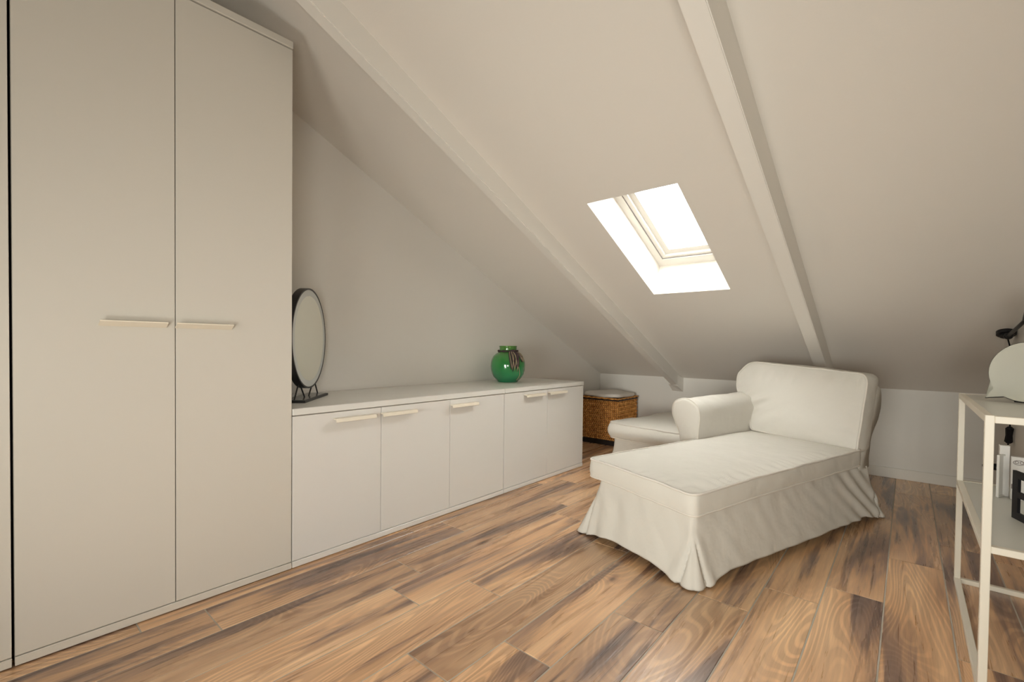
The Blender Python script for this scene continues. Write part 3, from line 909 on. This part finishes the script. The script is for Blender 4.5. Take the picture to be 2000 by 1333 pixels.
# speech-bubble shaped mirror on the shelf top
bb = thing('bubble_mirror', 'pale speech-bubble shaped mirror standing on the shelf', 'mirror', (3.292, 2.655, 0.9005))
e1 = Vector((0.80, -0.60, 0)).normalized(); ez = Vector((0.06, 0.08, 1)).normalized(); en = e1.cross(ez).normalized()
def bubble(r, d0, d1_, shrink=0.0):
    pts = []
    cz = 0.121
    n = 80
    for k in range(n):
        a = math.radians(-112 + 330 * k / (n - 1) + 0.0)
        pts.append((r * math.cos(a), cz + r * math.sin(a)))
    # tail at the lower left
    a0 = math.radians(218)
    tail = [(-0.104 + shrink, 0.040), (-0.122 + shrink * 1.5, 0.006 + shrink), (-0.085, 0.012 + shrink), (-0.060, 0.016 + shrink)]
    pts += tail
    bm = bmesh.new()
    f = [bm.verts.new(e1 * x + ez * z + en * d1_) for x, z in pts]; b = [bm.verts.new(e1 * x + ez * z + en * d0) for x, z in pts]
    bm.faces.new(f); bm.faces.new(b[::-1])
    for i in range(len(pts)):
        j = (i + 1) % len(pts); bm.faces.new((f[j], f[i], b[i], b[j]))
    bmesh.ops.triangulate(bm, faces=[x for x in bm.faces if len(x.verts) > 4])
    bmesh.ops.recalc_face_normals(bm, faces=bm.faces[:])
    return bm
# en points to the viewer or away: choose the side
sgn = 1 if en.dot(CAM - Vector((3.292, 2.655, 1.0))) > 0 else -1
obj('backing', bubble(0.119, -0.004 * sgn, 0.004 * sgn), M['black'], bb)
M['palemirror'] = mat('pale_mirror', (0.86, 0.88, 0.80, 1), 0.10, 0.5, metal=0.45)
obj('mirror_face', bubble(0.1165, 0.0041 * sgn, 0.0065 * sgn, 0.003), M['palemirror'], bb)
bm = bmesh.new()
add_tube(bm, [e1 * 0.02 + ez * 0.10 - en * 0.006 * sgn, e1 * 0.02 - en * 0.07 * sgn + Vector((0, 0, 0.004))], 0.004, 8)
add_tube(bm, [e1 * -0.03 - en * 0.005 * sgn + Vector((0, 0, 0.004)), e1 * 0.07 - en * 0.005 * sgn + Vector((0, 0, 0.004))], 0.004, 8)
obj('stand', bm, M['black'], bb)

# things on the middle shelf
MS = 0.4865
def upright(name, label, cat, p, direction, w, t, h, material, lean=0.0, parts=None):
    o = thing(name, label, cat, (p[0], p[1], MS), math.atan2(direction[1], direction[0]))
    bm = box(0, w, 0, t, 0, h, 0.0012, 1)
    for v in bm.verts: v.co.y += v.co.z * lean
    obj('body', bm, material, o)
    return o
c1 = upright('picture_card', 'white card box with small grey drawings behind the black letter', 'box', (3.281, 2.800), (1, -0.06), 0.105, 0.022, 0.178, M['paper'])
for (x, z, kind) in ((0.022, 0.155, 0), (0.006, 0.055, 1)):
    bm = bmesh.new()
    if kind == 0:
        add_tube(bm, [(x + 0.016 * math.cos(t), -0.0012, z + 0.009 * math.sin(t)) for t in [k * math.pi / 10 for k in range(20)]], 0.0011, 5, closed=True)
        add_tube(bm, [(x - 0.006 + 0.005 * math.cos(t), -0.0012, z + 0.001 + 0.005 * math.sin(t)) for t in [k * math.pi / 6 for k in range(12)]], 0.001, 5, closed=True)
        add_tube(bm, [(x + 0.008 + 0.005 * math.cos(t), -0.0012, z + 0.001 + 0.005 * math.sin(t)) for t in [k * math.pi / 6 for k in range(12)]], 0.001, 5, closed=True)
    else:
        add_box(bm, x - 0.004, x + 0.007, -0.0015, -0.0002, z - 0.010, z + 0.010, 0.0004, 1)
    obj('drawing', bm, M['ink'], c1)
upright('narrow_box', 'tall narrow white box behind the card box on the middle shelf', 'box', (3.252, 2.838), (1, 0.02), 0.030, 0.030, 0.215, M['paper'])
fr = thing('photo_frame', 'thin white frame leaning at the left end of the shelf items', 'frame', (3.243, 2.800, MS), math.radians(62))
bm = box(0, 0.060, 0, 0.004, 0, 0.178, 0.001, 1)
obj('backing', bm, M['paper'], fr)
bm = bmesh.new()
for q in ((0, 0.006, 0, 0.178), (0.054, 0.060, 0, 0.178), (0.006, 0.054, 0, 0.006), (0.006, 0.054, 0.172, 0.178)):
    add_box(bm, q[0], q[1], -0.005, 0.0, q[2], q[3])
obj('frame_edge', bm, M['window'], fr)

# black letter B: flat cut-out letter with two counters
lt = thing('letter_ornament', 'black cut-out letter B standing on the middle shelf', 'letter', (3.250, 2.500, MS), math.atan2(-0.94, 0.34))
def letter_b(W=0.125, H=0.176, s=0.030, T=0.009):
    # outer outline (x right, z up) and two holes, extruded by T
    def arc(cx, cz, rx, rz, a0, a1, n=14):
        return [(cx + rx * math.cos(math.radians(a0 + (a1 - a0) * k / n)), cz + rz * math.sin(math.radians(a0 + (a1 - a0) * k / n))) for k in range(n + 1)]
    z1, z2 = 0.0, H
    zm = H * 0.52
    rl = zm / 2; ru = (H - zm) / 2
    outer = [(0, 0)] + arc(W - rl * 0.95, rl, rl * 0.95, rl, -90, 78) + arc(W - 0.012 - ru * 0.95, zm + ru, ru * 0.95, ru, -78, 90) + [(0, H)]
    def hole(c0, c1, W_, r): 
        h = (c1 - c0) / 2
        return [(s, c0)] + arc(W_ - s - h, c0 + h, h, h, -90, 90, 12) + [(s, c1)]
    h1 = hole(0.026, zm - 0.011, W, 0); h2 = hole(zm + 0.011, H - 0.026, W - 0.012, 0)
    bm = bmesh.new()
    edges = []
    for loop_ in (outer, h1, h2):
        vs = [bm.verts.new((x, 0, z)) for x, z in loop_]
        edges += [bm.edges.new((vs[i], vs[(i + 1) % len(vs)])) for i in range(len(vs))]
    r = bmesh.ops.triangle_fill(bm, edges=edges, use_beauty=True)
    fs = [f for f in r['geom'] if isinstance(f, bmesh.types.BMFace)]
    ex = bmesh.ops.extrude_face_region(bm, geom=fs)
    for v in ex['geom']:
        if isinstance(v, bmesh.types.BMVert): v.co.y += T
    bmesh.ops.recalc_face_normals(bm, faces=bm.faces[:])
    return bm
obj('letter', letter_b(), M['plastic'], lt)

# ------------------------------------------------------------ wall lamp and its cord
lp = thing('swing_arm_lamp', 'black swing-arm lamp fixed to the slope above the shelf', 'lamp', (3.405, 4.16, zs(4.16)))
bm = bmesh.new()
add_disc(bm, Vector((0, 0, 0)) - SN * 0.012, Vector((1, 0, 0)), SU, 0.0, 0.044, 0.022, 40)
add_disc(bm, Vector((0, 0, 0)) - SN * 0.028, Vector((1, 0, 0)), SU, 0.0, 0.030, 0.014, 32)
obj('mount', bm, M['black'], lp)
armdir = Vector((0.0, -0.66, 0.085))
j0 = -SN * 0.045 + Vector((0.004, -0.035, 0.012))
bm = bmesh.new()
bmesh.ops.create_icosphere(bm, subdivisions=3, radius=0.022, matrix=Matrix.Translation(j0))
obj('joint', bm, M['black'], lp, True)
bm = bmesh.new()
add_tube(bm, [j0, j0 + armdir * 0.3, j0 + armdir * 1.75], 0.0095, 10)
obj('arm', bm, M['black'], lp, True)
# shade at the far end of the arm (outside the frame)
je = j0 + armdir * 1.75
bm = bmesh.new()
add_lathe(bm, [(0.02, 0.0), (0.03, -0.01), (0.055, -0.06), (0.06, -0.10), (0.056, -0.10), (0.05, -0.06), (0.026, -0.012)], 32, True, False)
obj('shade', bm, M['black'], lp, True, tuple(je + Vector((-0.03, 0, -0.01))))
wx = RX - 0.022 - 3.405
def cp(y, z, dx=0.0): return Vector((wx + dx, y - 4.16, z - zs(4.16)))
bm = bmesh.new()
pts = [Vector((0.01, 0.02, -0.04)), cp(4.14, 1.10), cp(4.12, 0.95), cp(4.11, 0.80), cp(4.11, 0.66), cp(4.112, 0.632)]
add_tube(bm, pts, 0.0042, 6)
pts = [cp(4.150, 0.535), cp(4.17, 0.515), cp(4.21, 0.49), cp(4.24, 0.45), cp(4.28, 0.38, 0.0), cp(4.40, 0.325), cp(4.48, 0.31), cp(4.60, 0.300, -0.02)]
add_tube(bm, pts, 0.0042, 6)
obj('cord', bm, M['plastic'], lp, True)
bm = bmesh.new()
add_tube(bm, [cp(4.112, 0.640), cp(4.115, 0.630), cp(4.130, 0.585), cp(4.146, 0.545), cp(4.150, 0.535)], [0.010, 0.019, 0.016, 0.019, 0.009], 8)
obj('cord_switch', bm, M['plastic'], lp)
# plug, pushed in the outlet on the right wall
bm = bmesh.new()
add_tube(bm, [cp(4.60, 0.300, -0.07), cp(4.60, 0.300, -0.035), cp(4.60, 0.300, -0.034), cp(4.60, 0.300, 0.0)], [0.008, 0.010, 0.020, 0.024], 12)
obj('plug', bm, M['plastic'], lp)
sk_ = obj('wall_socket', box(RX - 0.012, RX, 4.56, 4.64, 0.26, 0.34, 0.003, 1), M['window'])
sk_['label'] = 'white wall socket low on the right wall behind the shelf'; sk_['category'] = 'socket'
